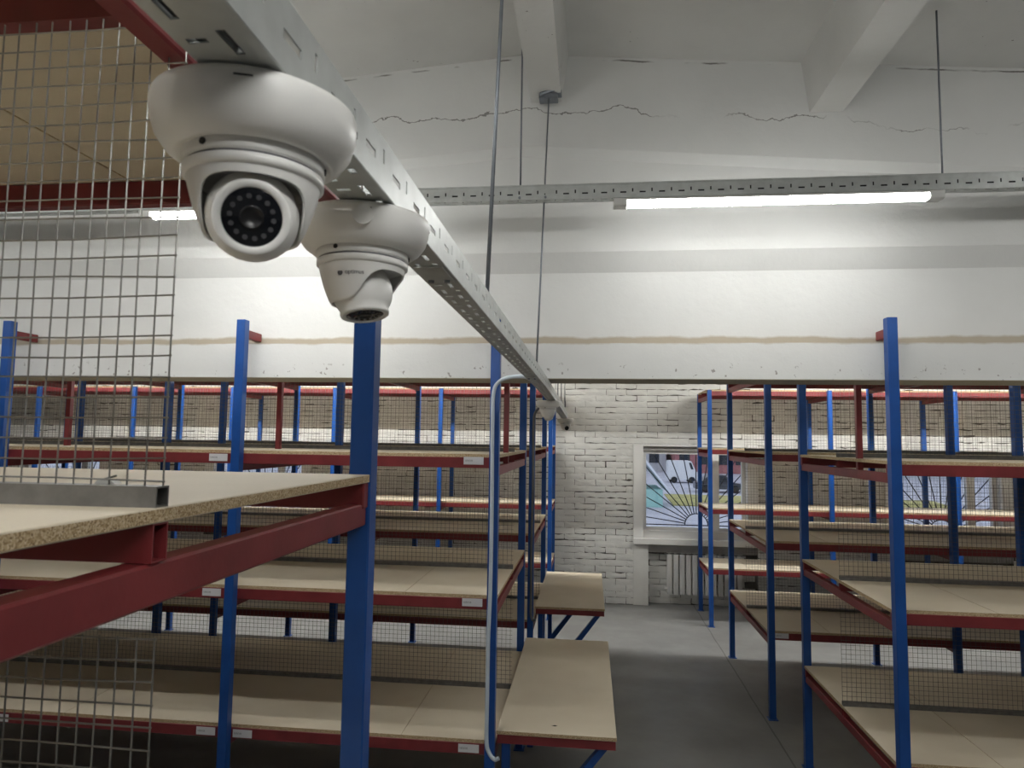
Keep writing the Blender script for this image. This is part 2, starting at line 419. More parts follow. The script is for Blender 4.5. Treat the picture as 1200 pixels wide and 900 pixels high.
for i, (x, y, z, k) in enumerate(spots):
    me = rb.choice(VAR); dy = rb.uniform(-.005, .004)+.004*math.sin(x*1.7+z*2.3); z += .006*math.sin(x*1.1+1)
    if i < 290:
        link(bpy.data.objects.new('brick', me), wall_back, (x, y+dy, z)).scale = (k, 1, 1)
    else:
        n0 = len(stuff.v); stuff.v += [(v.co.x*k+x, v.co.y+y+dy, v.co.z+z) for v in me.vertices]
        stuff.f += [tuple(n0+a for a in p.vertices) for p in me.polygons]
tag(stuff.build('brickwork', 'brick', wall_back), kind='stuff')
for a, b in WINS:
    if a > 0:
        box('niche_lintel', a+.19, b, YW1+.02, YW1+.134, 0.655, WZ0, 'lintel', wall_back)
        box('niche_pier', a, a+.19, YW1-.002, YW1+.134, 0, WZ0, 'brick', wall_back, 0.004)

# ---- windows
for wi, (a, b) in enumerate(WINS):
    root = tag(empty('window_%d' % (wi+1), ((a+b)/2, YW1, WZ0)), 'white plastic framed window with iron sun-ray grille outside' if wi == 2 else 'white plastic framed window in the brick end wall', kind='structure')
    y0, y1 = YW1-.028, YW1+.012
    box('casing', a, a+.125, y0, YW1+.14, WZ0, WZ1, 'pvc', root, .004)
    box('casing', b-.125, b, y0, YW1+.14, WZ0, WZ1, 'pvc', root, .004)
    box('casing', a+.125, b-.125, YW1+.0, YW1+.14, WZ1-.03, WZ1, 'pvc', root, .004)
    box('top_shade_band', a+.125, b-.125, YW1+.05, YW1+.14, WZ1-.085, WZ1-.03, 'lintel', root)  # grey strip paints the shadow band under the top of the opening
    box('sill', a, b, y0-.03, YW1+.14, WZ0, WZ0+.075, 'pvc', root, .006)
    box('sill_step', a+.125, b-.125, YW1+.02, YW1+.14, WZ0+.075, WZ0+.165, 'pvc', root, .004)
    gx0, gx1, gz0, gz1 = a+.125, b-.125, WZ0+.165, WZ1-.085
    fy0, fy1 = YW1+.09, YW1+.15
    mid = a+1.03
    for s0, s1 in ((gx0, mid), (mid, gx1)):
        fr = MB().box(s0, s0+.045, fy0, fy1, gz0, gz1).box(s1-.045, s1, fy0, fy1, gz0, gz1).box(s0+.045, s1-.045, fy0, fy1, gz0, gz0+.04).box(s0+.045, s1-.045, fy0, fy1, gz1-.04, gz1)
        sash = fr.build('sash_frame', 'pvc', root)
        box('pane', s0+.04, s1-.04, fy0+.025, fy0+.031, gz0+.035, gz1-.035, 'glass', sash)
    # iron sun-ray grille
    gy = YW1+.30; cx = (a+b)/2+.06; cz = WZ0+.235; R0 = .145
    gr = MB().box(a+.05, b-.05, gy-.008, gy+.008, cz-.03, cz-.018).box(a+.05, b-.05, gy-.008, gy+.008, WZ1-.03, WZ1-.018)
    grille = gr.build('grille', 'iron', root)
    arc = MB(); pts = [(cx+R0*math.cos(math.pi*t/16), gy, cz-.02+R0*math.sin(math.pi*t/16)) for t in range(17)]
    for p, q in zip(pts, pts[1:]): arc.cyl(p, q, .007, 6)
    arc.build('grille_arc', 'iron', grille)
    for t in range(17):
        an = math.radians(8+164*t/16); dx, dz = math.cos(an), math.sin(an)
        lim = min([q for q in ((b-.05-cx)/dx if dx > 1e-6 else 9, (a+.05-cx)/dx if dx < -1e-6 else 9, (WZ1-.02-cz+.02)/dz if dz > 1e-6 else 9)])
        MB().cyl((cx+dx*R0, gy, cz-.02+dz*R0), (cx+dx*lim, gy, cz-.02+dz*lim), .0065, 6).build('ray_bar', 'iron', grille)
    box('outer_ledge', a, b, YW1+.2, YW1+.4, WZ0+.10, WZ0+.165, 'brown_ledge', root)

# ---- radiator in the niche under the third window
rad = empty('radiator', (1.45, YW1+.06, 0.14), 'white sectional radiator in the niche under the window', 'radiator')
sec = MB().prism([(-.031, .0), (-.031, -.05), (-.024, -.062), (.024, -.062), (.031, -.05), (.031, 0)], 'z', 0, .49)
sec.prism([(-.036, .0), (-.036, -.040), (-.028, -.050), (.028, -.050), (.036, -.040), (.036, 0)], 'z', .505, .53).prism([(-.012, 0), (-.012, -.03), (.012, -.03), (.012, 0)], 'z', .49, .505)
secm = sec.mesh('section', 'radiator')
for k in range(12): link(bpy.data.objects.new('section', secm), rad, (1.0+k*.0775, YW1+.095, .14))
MB().cyl((.94, YW1+.08, .20), (1.93, YW1+.08, .20), .014, 8).build('header_pipe', 'radiator', rad)
MB().cyl((.94, YW1+.08, .62), (1.93, YW1+.08, .62), .014, 8).build('header_pipe', 'radiator', rad)
MB().box(.99, 1.04, YW1+.1, YW1+.124, .55, .60).box(1.80, 1.85, YW1+.1, YW1+.124, .55, .60).build('bracket', 'radiator', rad)

# ------------------------------------------------------------------ shelving racks
Z1, Z2, Z3 = 0.635, 1.302, 1.9725
PW = 0.046
MESH_P, MESH_Z = 0.0207, 0.0220
FAR_P = 0.0245
def wire_panel(name, parent, x0, x1, y, z0, z1, singly=False):
    r = 0.0010 if singly else .00085; px_ = MESH_P if singly else FAR_P; nx = int((x1-x0)/px_); nz = int((z1-z0)/(MESH_Z if singly else FAR_P)); rr = random.Random(int(x0*1000+z0*100))
    def vert(s, x, jit): s.cyl((x, y, z0-.0), (x+jit, y, z1), r, 5, cap=False)
    def hori(s, z, jit): s.cyl((x0-.002, y-.0022, z), (x1+.002, y-.0022, z+jit), r, 5, cap=False)
    if not singly:
        s = MB()
        for i in range(nx+1): vert(s, x0+i*FAR_P, 0)
        for k in range(nz+1): hori(s, z0+.004+k*FAR_P, 0)
        me = s.mesh(name, 'wire_shaded', fix=False)
        return tag(link(bpy.data.objects.new(name, me), parent, (0, 0, 0)), kind='stuff')
    root = MB()
    vert(root, x1, 0)
    ro = link(bpy.data.objects.new(name, root.mesh(name, 'wire')), parent, (0, 0, 0))
    for i in range(1, nx+1):
        s = MB(); x = x1-i*MESH_P; k = rr.uniform(-.002, .002)
        tubepathw(s, [(x, y, z0), (x+k, y+rr.uniform(-.001, .001), (z0+z1)/2), (x+k*.5, y, z1)], r)
        s.build('wire', 'wire', ro)
    for k in range(nz+1):
        s = MB(); z = z0+.006+k*MESH_Z; a = rr.uniform(-.0018, .0018)
        tubepathw(s, [(x0, y-.0022, z), ((x0+x1)/2, y-.0022, z+a), (x1-.12, y-.0022, z-a), (x1+.003, y-.0022, z+a)], r)
        s.build('wire', 'wire', ro)
    return ro
def tubepathw(s, pts, r):
    for p, q in zip(pts, pts[1:]): s.cyl(p, q, r, 5)

def rack(label, xe, sgn, nb, bay, yf, yb, levels, top=None, hf=2.635, hb=2.635, seam=None, midpost=None, near=False, group='blue and red shelving racks', tags=(), meshes=True, stubs=False, ztop_lat=None):
    """xe: outer face x of the end posts facing the aisle; the rack runs from there in direction sgn"""
    px = [xe+sgn*(PW/2+bay*k) for k in range(nb+1)]
    xa = xe; xb = px[-1]+sgn*PW/2
    X0, X1 = min(xa, xb), max(xa, xb)
    root = empty('shelving_rack', (xe, yf, 0), label, 'shelving rack', group)
    bev = 0.003 if near else 0.002
    F, B = yf, yb                      # centres of front and back posts
    h = PW/2
    for x in px:
        for y, hh in ((F, hf), (B, hb)):
            p = box('post', x-h, x+h, y-h, y+h, 0.004, hh, 'blue', root, bev)
            box('foot_plate', x-h-.012, x+h+.012, y-h-.012, y+h+.012, 0, .005, 'blue', p)
    ym = (F+B)/2
    lv = [(z, False) for z in levels] + ([(top, True)] if top else [])
    for li, (z, istop) in enumerate(lv):
        zb_ = z-.016
        # lateral beams, one at each pair of posts
        for x in px:
            zlt = z-.058 if not istop else (ztop_lat or z-.068)
            box('cross_beam', x-.016, x+.016, F+h, B-h, zlt-.045, zlt, 'red', root, bev)
        # long rails
        for y0, y1, hh in ((F+h-.002, F+h+.026, .052), (B-h-.026, B-h+.002, .052)):
            for k in range(nb):
                a, b = sorted((px[k], px[k+1]))
                if k == 0: a, b = (min(a, xe+sgn*.004), max(b, xe+sgn*.004))
                box('rail', a, b, y0, y1, zb_-hh, zb_, 'red', root, bev)
        yr = ym if not istop else ym+.06
        hollow('middle_rail', X1-X0-.012, .026, .041, .002, 'red', root, ((X0+X1)/2-sgn*.002, yr, zb_-.0205))
        # deck boards
        cuts = [xe] ; c = xe+sgn*(seam or .455)
        while (c-xb)*sgn < -.1: cuts.append(c); c += sgn*1.75
        cuts.append(xb)
        for a, b in zip(cuts, cuts[1:]):
            a, b = sorted((a, b)); gp = .003 if istop else .0012; box('board', a+gp, b-gp, F+h+.0, B-h-.0, z-.016, z, 'chip', root, .0015 if near else 0)
        if istop:
            for c_ in cuts[1:-1]: box('seam_light_block', c_-.03, c_+.03, F+h+.02, B-h-.02, z, z+.012, 'knot', root)  # added strips that stop lamp light leaking through the seams
            continue
        nxt = lv[li+1][0] if li+1 < len(lv) else 2.61
        if meshes:
            t0, t1 = sorted((xe+sgn*.004, xb-sgn*.012))
            hollow('grey_tube', t1-t0, .022, .022, .002, 'tube_grey', root, ((t0+t1)/2, ym, z+.011))
            zt = nxt-.135+(.043 if near and z > 1.9 else 0)
            if near:
                box('shade_insert', t1-.016, t1-.012, ym-.009, ym+.009, z+.002, z+.020, 'tube_shade', root)  # dark inserts paint the shade inside the open tube ends
                box('shade_insert', X1-.024, X1-.018, ym-.011, ym+.011, z-.0545, z-.0185, 'tube_shade', root)
                wire_panel('mesh_panel', root, t0 if sgn > 0 else -1.75, t1 if sgn < 0 else 1.75, ym+.0, z+.022, zt, z > 1.2)
            else:
                wire_panel('mesh_panel', root, t0, t1, ym, z+.022, zt)
    if midpost:
        for x in px: box('red_post', x-.014, x+.014, midpost-.014, midpost+.014, Z3-.058, 2.60, 'red', root, bev)
    if stubs:
        for x in px: box('bracket', x-.016, x+.016, F+h, 3.452, 2.545, 2.588, 'red', root, bev)
    for (tx, tz) in tags:
        me = boxmesh(.098, .0014, .037, 'tag')
        link(bpy.data.objects.new('shelf_tag', me), root, (tx, F+h-.0035, tz))
    return root

B1 = 1.308
# nearest rack at the camera's left shoulder
L0 = rack('nearest shelving rack, its chipboard deck and red beam fill the left edge', -0.446, -1, 2, B1, -0.02, 1.39, [Z1, Z2, Z3], top=2.612, hf=2.60, hb=2.60, seam=.55, near=True, ztop_lat=2.515)
L1 = rack('long rack left of the aisle with white conduit down its end post', -0.434, -1, 3, B1, 3.28, 4.69, [Z1, Z2, Z3], midpost=3.735, stubs=True,
          tags=[(-1.876, 1.942-.008), (-.562, 1.94), (-1.877, 1.263), (-.556, 1.266), (-2.99, .592), (-1.873, .594), (-1.683, .592), (-.561, .594)])
L2 = rack('second rack beyond the girder left of the aisle, dark cable on its post', -0.434, -1, 5, B1, 5.45, 6.90, [Z1, Z2, Z3], top=2.64)
L3 = rack('narrow rack against the brick wall left of the aisle', -0.434, -1, 6, B1, 7.98, 8.71, [Z1, Z2, Z3], top=2.64, meshes=False)
R1 = rack('front rack right of the aisle with tall bright blue corner post', 1.362, 1, 3, B1, 3.325, 4.69, [Z1, Z2, Z3], midpost=3.735, stubs=True)
R2 = rack('middle rack right of the aisle behind the tall corner post rack', 1.335, 1, 3, B1, 5.45, 6.90, [Z1, Z2, Z3], top=2.64, tags=[(1.44, .60)])
R3 = rack('narrow rack right of the aisle standing before the window and radiator', 1.325, 1, 3, B1, 7.98, 8.71, [Z1, Z2, Z3], top=2.64, meshes=False)

# ---- side tables at the rack ends
def side_table(label, x0, x1, y0, y1, z, xpost):
    r = empty('side_table', ((x0+x1)/2, (y0+y1)/2, 0), label, 'table', 'tables at the rack ends')
    box('tabletop', x0, x1, y0, y1, z-.018, z, 'chip', r, .0015)
    for y in (y0+.018, y1-.02): hollow('frame_rail', x1-x0-.008, .028, .04, .002, 'red', r, ((x0+x1)/2, y, z-.0385))
    for x in (x0+.02, x1-.022): box('side_rail', x-.014, x+.014, y0+.033, y1-.035, z-.058, z-.0185, 'red', r, .002)
    for y in (y0+.06, y1-.06):
        s = MB(); p = (x1-.05, z-.06); q = (xpost+.02, .06); d = Vector((q[0]-p[0], q[1]-p[1])).normalized(); nn = Vector((-d.y, d.x))*.024
        s.prism([(p[0]+nn.x, p[1]), (p[0]-nn.x, p[1]), (q[0]-nn.x, q[1]-nn.y), (q[0]+nn.x, q[1]+nn.y)], 'y', y-.023, y+.023)
        s.build('brace', 'blue', r)
        box('leg', x0+.02, x0+.06, y-.02, y+.02, 0, z-.06, 'blue', r, .002)
    return r
T1 = side_table('front chipboard side table beside the conduit post, its front edge lit', -0.428, 0.128, 3.285, 4.80, 0.69, -0.41)
T2 = side_table('far chipboard side table in front of the brick wall', -0.428, 0.122, 5.56, 7.02, 0.72, -0.41)
k = MB(); k.v = [(-.016, 0, .0), (0, -.006, 0), (.014, 0, 0), (0, .007, 0), (0, 0, .004)]; k.f = [(0, 1, 4), (1, 2, 4), (2, 3, 4), (3, 0, 4), (3, 2, 1, 0)]
tag(k.build('wood_chip', 'knot', None, (-.16, 3.375, .69)), 'small dark chip lying on the front side table', 'chip')

# ------------------------------------------------------------------ perforated cable channels
def perf_strip(length, width, holes, period):
    """flat strip in (u,v); holes = rectangles within one period; returns verts2d, faces"""
    us = sorted({0.0, period, *[h[0] for h in holes], *[h[1] for h in holes]})
    vs = sorted({0.0, width, *[h[2] for h in holes], *[h[3] for h in holes]})
    V, Fc = {}, []
    def idx(u, v):
        kk = (round(u, 5), round(v, 5))
        if kk not in V: V[kk] = len(V)
        return V[kk]
    n = int(length/period)
    for i in range(n):
        o = i*period
        for a, b in zip(us, us[1:]):
            for c, d in zip(vs, vs[1:]):
                mu, mv = (a+b)/2, (c+d)/2
                if any(h[0] < mu < h[1] and h[2] < mv < h[3] for h in holes): continue
                Fc.append((idx(o+a, c), idx(o+b, c), idx(o+b, d), idx(o+a, d)))
    return list(V.keys()), Fc
SIDE = [(.010, .038, .021, .028), (.060, .065, .026, .040)]
BOT = [(.008, .036, .010, .016), (.008, .020, .034, .041), (.055, .060, .007, .020), (.048, .074, .030, .036)]
def strip_obj(name, parent, length, width, holes, fn, m='galv', per=.0825):
    vs, fs = perf_strip(length, width, holes, per); s = MB(); s.v = [fn(u, v) for u, v in vs]; s.f = fs
    o = s.build(name, m, parent, (0, 0, 0)); md = o.modifiers.new('sheet', 'SOLIDIFY'); md.thickness = .0014; md.offset = 0
    return o
# long channel over the aisle: (sags a little beyond the girder)
cx0, cx1, zc0, hc = -.250, -.200, 2.287, .050
def zch(y): return zc0-(max(0, y-3.0)**1.3)*.012
lc = empty('cable_channel', (-.225, 3.2, zc0), 'long perforated galvanised cable channel running over the aisle towards the wall', 'cable channel')
LEN = 6.19
strip_obj('channel_bottom', lc, LEN, .05, BOT, lambda u, v: (cx0+v, -.1+u, zch(-.1+u)))
strip_obj('channel_side', lc, LEN, hc, SIDE, lambda u, v: (cx1, -.1+u, zch(-.1+u)+v))
strip_obj('channel_side', lc, LEN, hc, SIDE, lambda u, v: (cx0, -.1+u, zch(-.1+u)+v))
for sx in (cx0+.004, cx1-.004):
    s = MB(); pts = [(sx, y*.31-.1, zch(y*.31-.1)+hc) for y in range(20)]
    for a, b in zip(pts, pts[1:]): s.cyl(a, b, .0035, 6)
    s.build('rolled_edge', 'galv', lc)
for cxx in (-.236, -.214): MB().cyl((cxx, -.09, zc0+.012), (cxx, .40, zc0+.012), .0095, 10).build('cable', 'black', lc, smooth=True)  # invented cables, put in to darken the near slots
for yy in (.955, 2.6):
    box('joint_plate', cx0+.004, cx1-.004, yy-.045, yy+.045, zch(yy)-.0035, zch(yy)-.001, 'galv', lc, .0005)
    for sx in (-.012, .012): MB().cyl((-.225+sx, yy+.03, zch(yy)-.0075), (-.225+sx, yy+.03, zch(yy)-.003), .005, 6).build('bolt', 'rod', lc)
# cross channel carrying the lamps
YC, ZC = 2.95, 3.100
def cross_channel(label, y, z, x0, x1):
    r = empty('cable_channel', ((x0+x1)/2, y, z), label, 'cable channel')
    Ln = x1-x0
    strip_obj('channel_side', r, Ln, .062, [(.010, .036, .020, .027), (.060, .066, .024, .040)], lambda u, v: (x0+u, y-.025, z+v))
    strip_obj('channel_side', r, Ln, .062, SIDE, lambda u, v: (x0+u, y+.025, z+v))
    strip_obj('channel_bottom', r, Ln, .05, BOT, lambda u, v: (x0+u, y-.025+v, z))
    MB().box(x0+.01, x1-.05, y-.017, y+.017, z+.003, z+.050).build('slot_dark_fill', 'black', r)  # black filler added so the slots look dark from outside
    for s_ in (-1, 1): MB().box(x0, x0+int(Ln/.0825)*.0825, y+s_*.025-.003, y+s_*.025+.003, z+.060, z+.066).build('rolled_edge', 'galv', r)
    return r
X_CH0, X_CH1 = -5.0, 5.9
cc1 = cross_channel('perforated galvanised channel with LED lamps in front of the girder', YC, ZC, X_CH0, X_CH1)
for jx in (-.20, -.314): MB().cyl((jx, YC-.028, ZC+.008), (jx, YC-.034, ZC+.008), .006, 6).build('bolt', 'rod', cc1)
box('joint_plate', -.20, -.165, YC-.029, YC-.0265, ZC+.004, ZC+.058, 'galv', cc1)
Y2 = 7.0
cc2 = cross_channel('perforated galvanised channel with LED lamps hidden behind the girder', Y2, ZC, X_CH0-2.5, X_CH1)
BACK = [(-0.65, 'added unseen behind the camera as fill')]  # unseen lamp run added to brighten the near side
for yb_, where in BACK: cross_channel('perforated galvanised lamp channel '+where, yb_, ZC, X_CH0, X_CH1)

def led_lamp(xc, y, label, em='led'):
    r = empty('led_lamp', (xc, y, ZC), label, 'lamp', 'linear LED lamps')
    h_ = .616
    MB().prism([(y-.026, ZC-.003), (y-.026, ZC-.012), (y+.026, ZC-.012), (y+.026, ZC-.003)], 'x', xc-h_-.06, xc+h_+.06).build('lamp_body', 'lamp_body', r)
    for s_ in (-1, 1):
        a, b = sorted((xc+s_*h_, xc+s_*(h_+.06))); box('end_cap', a, b, y-.027, y+.027, ZC-.038, ZC-.002, 'lamp_body', r, .004)
    MB().prism([(y-.024, ZC-.012), (y-.026, ZC-.026), (y-.016, ZC-.036), (y+.016, ZC-.036), (y+.026, ZC-.026), (y+.024, ZC-.012)], 'x', xc-h_, xc+h_).build('diffuser', em, r)
    return r
led_lamp(.772, YC, 'lit linear LED lamp under the channel right of the hanging rods')
led_lamp(-1.444, YC, 'lit linear LED lamp half hidden behind the two dome cameras')
YA = 2.28                                                        # lamp runs over the cross aisles beside the front racks
cross_channel('perforated lamp channel over the left cross aisle behind the nearest rack', YA, ZC, -5.2, -.78)
cross_channel('perforated lamp channel over the right cross aisle outside the picture', YA, ZC, 1.62, 6.2)
for xc, nm in ((-4.75, 'leftmost'), (-3.15, 'middle'), (-1.55, 'rightmost')): led_lamp(xc, YA, nm+' LED lamp over the left cross aisle')
for xc, nm in ((2.4, 'left'), (4.0, 'middle'), (5.5, 'right')): led_lamp(xc, YA, nm+' LED lamp over the right cross aisle')
NTH = ['leftmost', 'second from the left', 'third from the left', 'fourth from the left', 'fifth from the left', 'sixth from the left', 'rightmost']
for xc, nm in zip((-5.9, -4.4, -2.9, -1.4, 2.3, 3.8, 5.2), NTH): led_lamp(xc, Y2, nm+' of the lit LED lamps behind the girder', 'led_strong')
for yb_, where in BACK:
    for xc, nm in zip((-1.444, .50), ('left', 'right')): led_lamp(xc, yb_, nm+' LED lamp '+where, 'led_fill')

# ---- hanging rods
def rod(label, p, q, r=.004):
    o = MB().cyl(p, q, r, 8).build('hanging_rod', 'rod', None, (0, 0, 0), True)
    me = o.data; c0 = Vector(p)
    for v in me.vertices: v.co -= c0
    o.location = c0
    return tag(o, label, 'rod', 'threaded hanging rods')
rod('thick slanting rod nearest the camera holding the long cable channel', (-.205, 1.318, zc0+.012), (-.21, 1.70, roof_z(-.21)), .0042)
rod('straight rod holding the lamp channel left of the rib clamp', (-.314, YC, ZC+.004), (-.314, YC, roof_z(-.314)), .004)
rod('thin slanting rod hanging from the steel clamp on the roof rib', (-.205, 2.58, zch(2.58)+.01), (-.213, 3.335, 3.86), .0038)
rod('straight rod holding the lamp channel at the right end of the lamp', (1.452, YC, ZC+.004), (1.452, YC, roof_z(1.452)), .004)
for y, nm in ((4.35, 'nearest'), (4.85, 'middle'), (5.55, 'farthest')):
    rod(nm+' of three thin rods beyond the girder at the far channel end', (-.205, y, zch(y)+.01), (-.205, y, roof_z(-.205)), .003)
cl = empty('beam_clamp', (-.213, 3.30, 3.74), 'grey steel beam clamp on the end of the roof rib', 'clamp')
box('jaw', -.262, -.168, 3.27, 3.335, 3.742, 3.768, 'rod', cl, .003)
box('jaw', -.235, -.150, 3.28, 3.33, 3.768, 3.792, 'rod', cl, .003)
MB().cyl((-.255, 3.262, 3.755), (-.175, 3.262, 3.782), .010, 6).build('bolt', 'rod', cl)
MB().cyl((-.213, 3.262, 3.752), (-.213, 3.272, 3.752), .014, 6).build('nut', 'rod', cl)
MB().cyl((-.205, 3.30, 3.79), (-.205, 3.30, 3.80), .015, 6).build('nut', 'rod', cl)

# ------------------------------------------------------------------ dome cameras
def dome_camera(label, x, y, zt, look, opening=None, writing=False):
    r = empty('dome_camera', (x, y, zt), label, 'camera', 'white dome security cameras')
    Rb = .0735
    prof = [(0, 0), (Rb-.006, 0), (Rb-.001, -.002), (Rb, -.006), (Rb-.0008, -.016), (Rb-.004, -.027), (Rb-.010, -.0355), (Rb-.017, -.0405), (Rb-.020, -.0412), (.048, -.0385), (0, -.0385)]
    MB().lathe(prof, 64).build('base_box', 'white_plastic', r, (x, y, zt), True)
    for k in range(3):
        a = math.radians(-105+k*120); c_, s_ = math.cos(a), math.sin(a)
        MB().cyl((x+c_*.049, y+s_*.049, zt-.0432), (x+c_*.0515, y+s_*.0515, zt-.0432), .0026, 8).build('grub_screw', 'black', r)
    for k in range(4):
        a = math.radians(-70+k*90); c_, s_ = math.cos(a), math.sin(a)
        o = box('vent_slot', -.006, .006, -.0006, .0006, -.0005, .0005, 'black', r)
        o.location = (c_*(Rb-.0006), s_*(Rb-.0006), -.009); o.rotation_euler = (0, 0, a+math.pi/2)
    # collar ring with a step
    MB().lathe([(.0, -.038), (.0495, -.038), (.0505, -.040), (.0505, -.0465), (.0495, -.048), (.048, -.0485), (.048, -.050), (.0500, -.0505), (.0500, -.0555), (.048, -.0575), (.042, -.0575), (0, -.0575)], 56).build('collar', 'white_plastic', r, (x, y, zt), True)
    MB().lathe([(.0482, -.0482), (.0486, -.0492), (.0482, -.0505)], 56).build('collar_groove', 'print_grey', r, (x, y, zt), True)
    # turret cup, its rim swept up on the lens side
    lk = Vector(look).normalized(); op = opening or look; az = math.atan2(op[1], op[0])
    cup = MB(); NT, NZ = 72, 14
    for j in range(NZ+1):
        for i in range(NT):
            th = 2*math.pi*i/NT; d = (th-az+math.pi) % (2*math.pi)-math.pi
            open_ = 1/(1+math.exp((abs(d)-math.radians(62))*7.5))
            bottom = -.098*(1-open_)+(-.0635)*open_
            t = j/NZ; z = -.0565+(bottom+.0565)*t
            q = (-.0565-z)/.042; rad_ = .0475-.0100*q-.0045*q*q*q
            cup.v.append((rad_*math.cos(th), rad_*math.sin(th), z))
    for j in range(NZ):
        for i in range(NT):
            q = (i+1) % NT; cup.f.append((j*NT+i, j*NT+q, (j+1)*NT+q, (j+1)*NT+i))
    co = cup.build('turret', 'white_plastic', r, (x, y, zt), True); md = co.modifiers.new('wall', 'SOLIDIFY'); md.thickness = .0022; md.offset = -1
    # eyeball and lens
    bc = Vector((0, 0, -.083)); hz = Vector((lk.x, lk.y, 0)); bc += hz*.008
    a = lk.orthogonal().normalized(); b = lk.cross(a)
    def rev(name, prof_, m, n_=48, parent=r):
        s = MB()
        for rr_, d_ in prof_:
            for i in range(n_):
                t = 2*math.pi*i/n_; s.v.append(tuple(bc+lk*d_+a*rr_*math.cos(t)+b*rr_*math.sin(t)))
        for j in range(len(prof_)-1):
            for i in range(n_):
                q = (i+1) % n_; s.f.append((j*n_+i, j*n_+q, (j+1)*n_+q, (j+1)*n_+i))
        return s.build(name, m, parent, (x, y, zt), True)
    RB = .0330
    bp = [(RB*math.sin(math.pi*k/24), -RB*math.cos(math.pi*k/24)) for k in range(0, 18)]
    bp = [q for q in bp]+[(.0268, .0245), (.0264, .0265), (.0250, .0274), (.0212, .0274), (.0204, .0262)]
    eye = rev('eyeball', bp, 'white_plastic')
    rev('lens_plate', [(.0206, .0258), (.0195, .0266), (.0, .0266)], 'lens')
    rev('lens_ring', [(.0082, .0266), (.0080, .0280), (.0068, .0280), (.0064, .0269), (.0, .0269)], 'black')
    for k2 in range(14):
        t = 2*math.pi*k2/14; p = bc+a*.0145*math.cos(t)+b*.0145*math.sin(t)
        MB().cyl(tuple(p+lk*.0265+Vector((x, y, zt))), tuple(p+lk*.0274+Vector((x, y, zt))), .0019, 8).build('infrared_diode', 'led_dot', r)
    if writing:
        # little emblem and word on the turret, facing the viewer's side
        cu = bpy.data.curves.new('word', 'FONT'); cu.body = 'optimus'; cu.size = .0062; cu.extrude = .00015
        to = bpy.data.objects.new('word', cu); C.objects.link(to); bpy.context.view_layer.update()
        me = bpy.data.meshes.new_from_object(to.evaluated_get(bpy.context.evaluated_depsgraph_get())); bpy.data.objects.remove(to)
        th0 = math.radians(-95); zz = -.0715
        for v in me.vertices:
            u, vv, dd = v.co; q = (-.0565-(zz+vv))/.042; rad_ = .0475-.0100*q-.0045*q**3+.0003+dd
            th = th0+u/.044; v.co = (rad_*math.cos(th), rad_*math.sin(th), zz+vv)
        me.materials.clear(); me.materials.append(M['print_grey'])
        link(bpy.data.objects.new('word_print', me), r, (x, y, zt))
        th = th0-.13; q = (-.0565-zz-.0015)/.042; rad_ = .0475-.0100*q-.0045*q**3-.0002
        MB().cyl((x+rad_*math.cos(th), y+rad_*math.sin(th), zt+zz+.0015), (x+(rad_+.0006)*math.cos(th), y+(rad_+.0006)*math.sin(th), zt+zz+.0015), .0030, 12).build('emblem', 'print_grey', r)
        # round knock-out on the base
        th = math.radians(-72); c_, s_ = math.cos(th), math.sin(th); rr_ = Rb-.003
        MB().cyl((x+c_*rr_, y+s_*rr_, zt-.0165), (x+c_*(Rb+.0003), y+s_*(Rb+.0003), zt-.0165), .0105, 28).build('knockout', 'white_plastic', r)
    r.scale = (.972,)*3
    return r
zd = zch(.4)-.001
dome_camera('larger nearest dome camera with black lens facing the viewer', -.2435, .460, zd, (.42, -.85, -.30))
dome_camera('second dome camera with word print, its lens turned to the floor', -.247, .7085, zd, (.16, -.10, -.98), (.98, -.12), True)
dome_camera('third small dome camera far along the channel beyond the girder', -.245, 3.98, zch(3.98)-.003, (.1, .6, -.6))
dome_camera('farthest dome camera at the wall end of the channel', -.215, 6.02, zch(6.02)-.003, (.35, -.8, -.2))

# ------------------------------------------------------------------ conduits on the posts
yc = 3.245
o = tubepath('conduit', [(-.245, 3.02, 2.300), (-.30, 3.12, 2.335), (-.385, 3.20, 2.338), (-.440, 3.235, 2.315), (-.462, yc, 2.26), (-.464, yc, 2.1), (-.461, yc, 1.7), (-.462, yc, 1.35), (-.468, yc, 1.1), (-.468, yc, .85), (-.468, yc, .66), (-.455, yc, .605), (-.430, yc-.005, .580), (-.408, yc-.01, .588)], .0092, 'conduit', None, 10, 8)
tag(o, 'pale blue grey flexible conduit curving down the blue post from the channel', 'conduit')
o = tubepath('conduit', [(-.245, 5.10, zch(5.1)+.02), (-.33, 5.22, 2.31), (-.42, 5.36, 2.27), (-.446, 5.413, 2.15), (-.445, 5.413, 1.7), (-.452, 5.413, 1.2), (-.450, 5.413, .85), (-.449, 5.41, .70), (-.435, 5.40, .655), (-.41, 5.39, .66)], .010, 'conduit_dark', None, 8, 6)
tag(o, 'dark grey conduit hanging down the second rack end post', 'conduit')
s = empty('wire_tie', (-.524, .700, Z3+.022), 'small crumpled wire tie lying on the grey tube of the nearest rack', 'wire tie')
MB().prism([(-.012, 0), (.012, 0), (.008, .0035), (-.006, .0055), (-.010, .003)], 'y', -.006, .006).build('tie_body', 'radiator', s, (-.524, .700, Z3+.0222))
MB().cyl((-.530, .696, Z3+.026), (-.514, .699, Z3+.031), .0012, 6).build('tie_tail', 'wire', s)

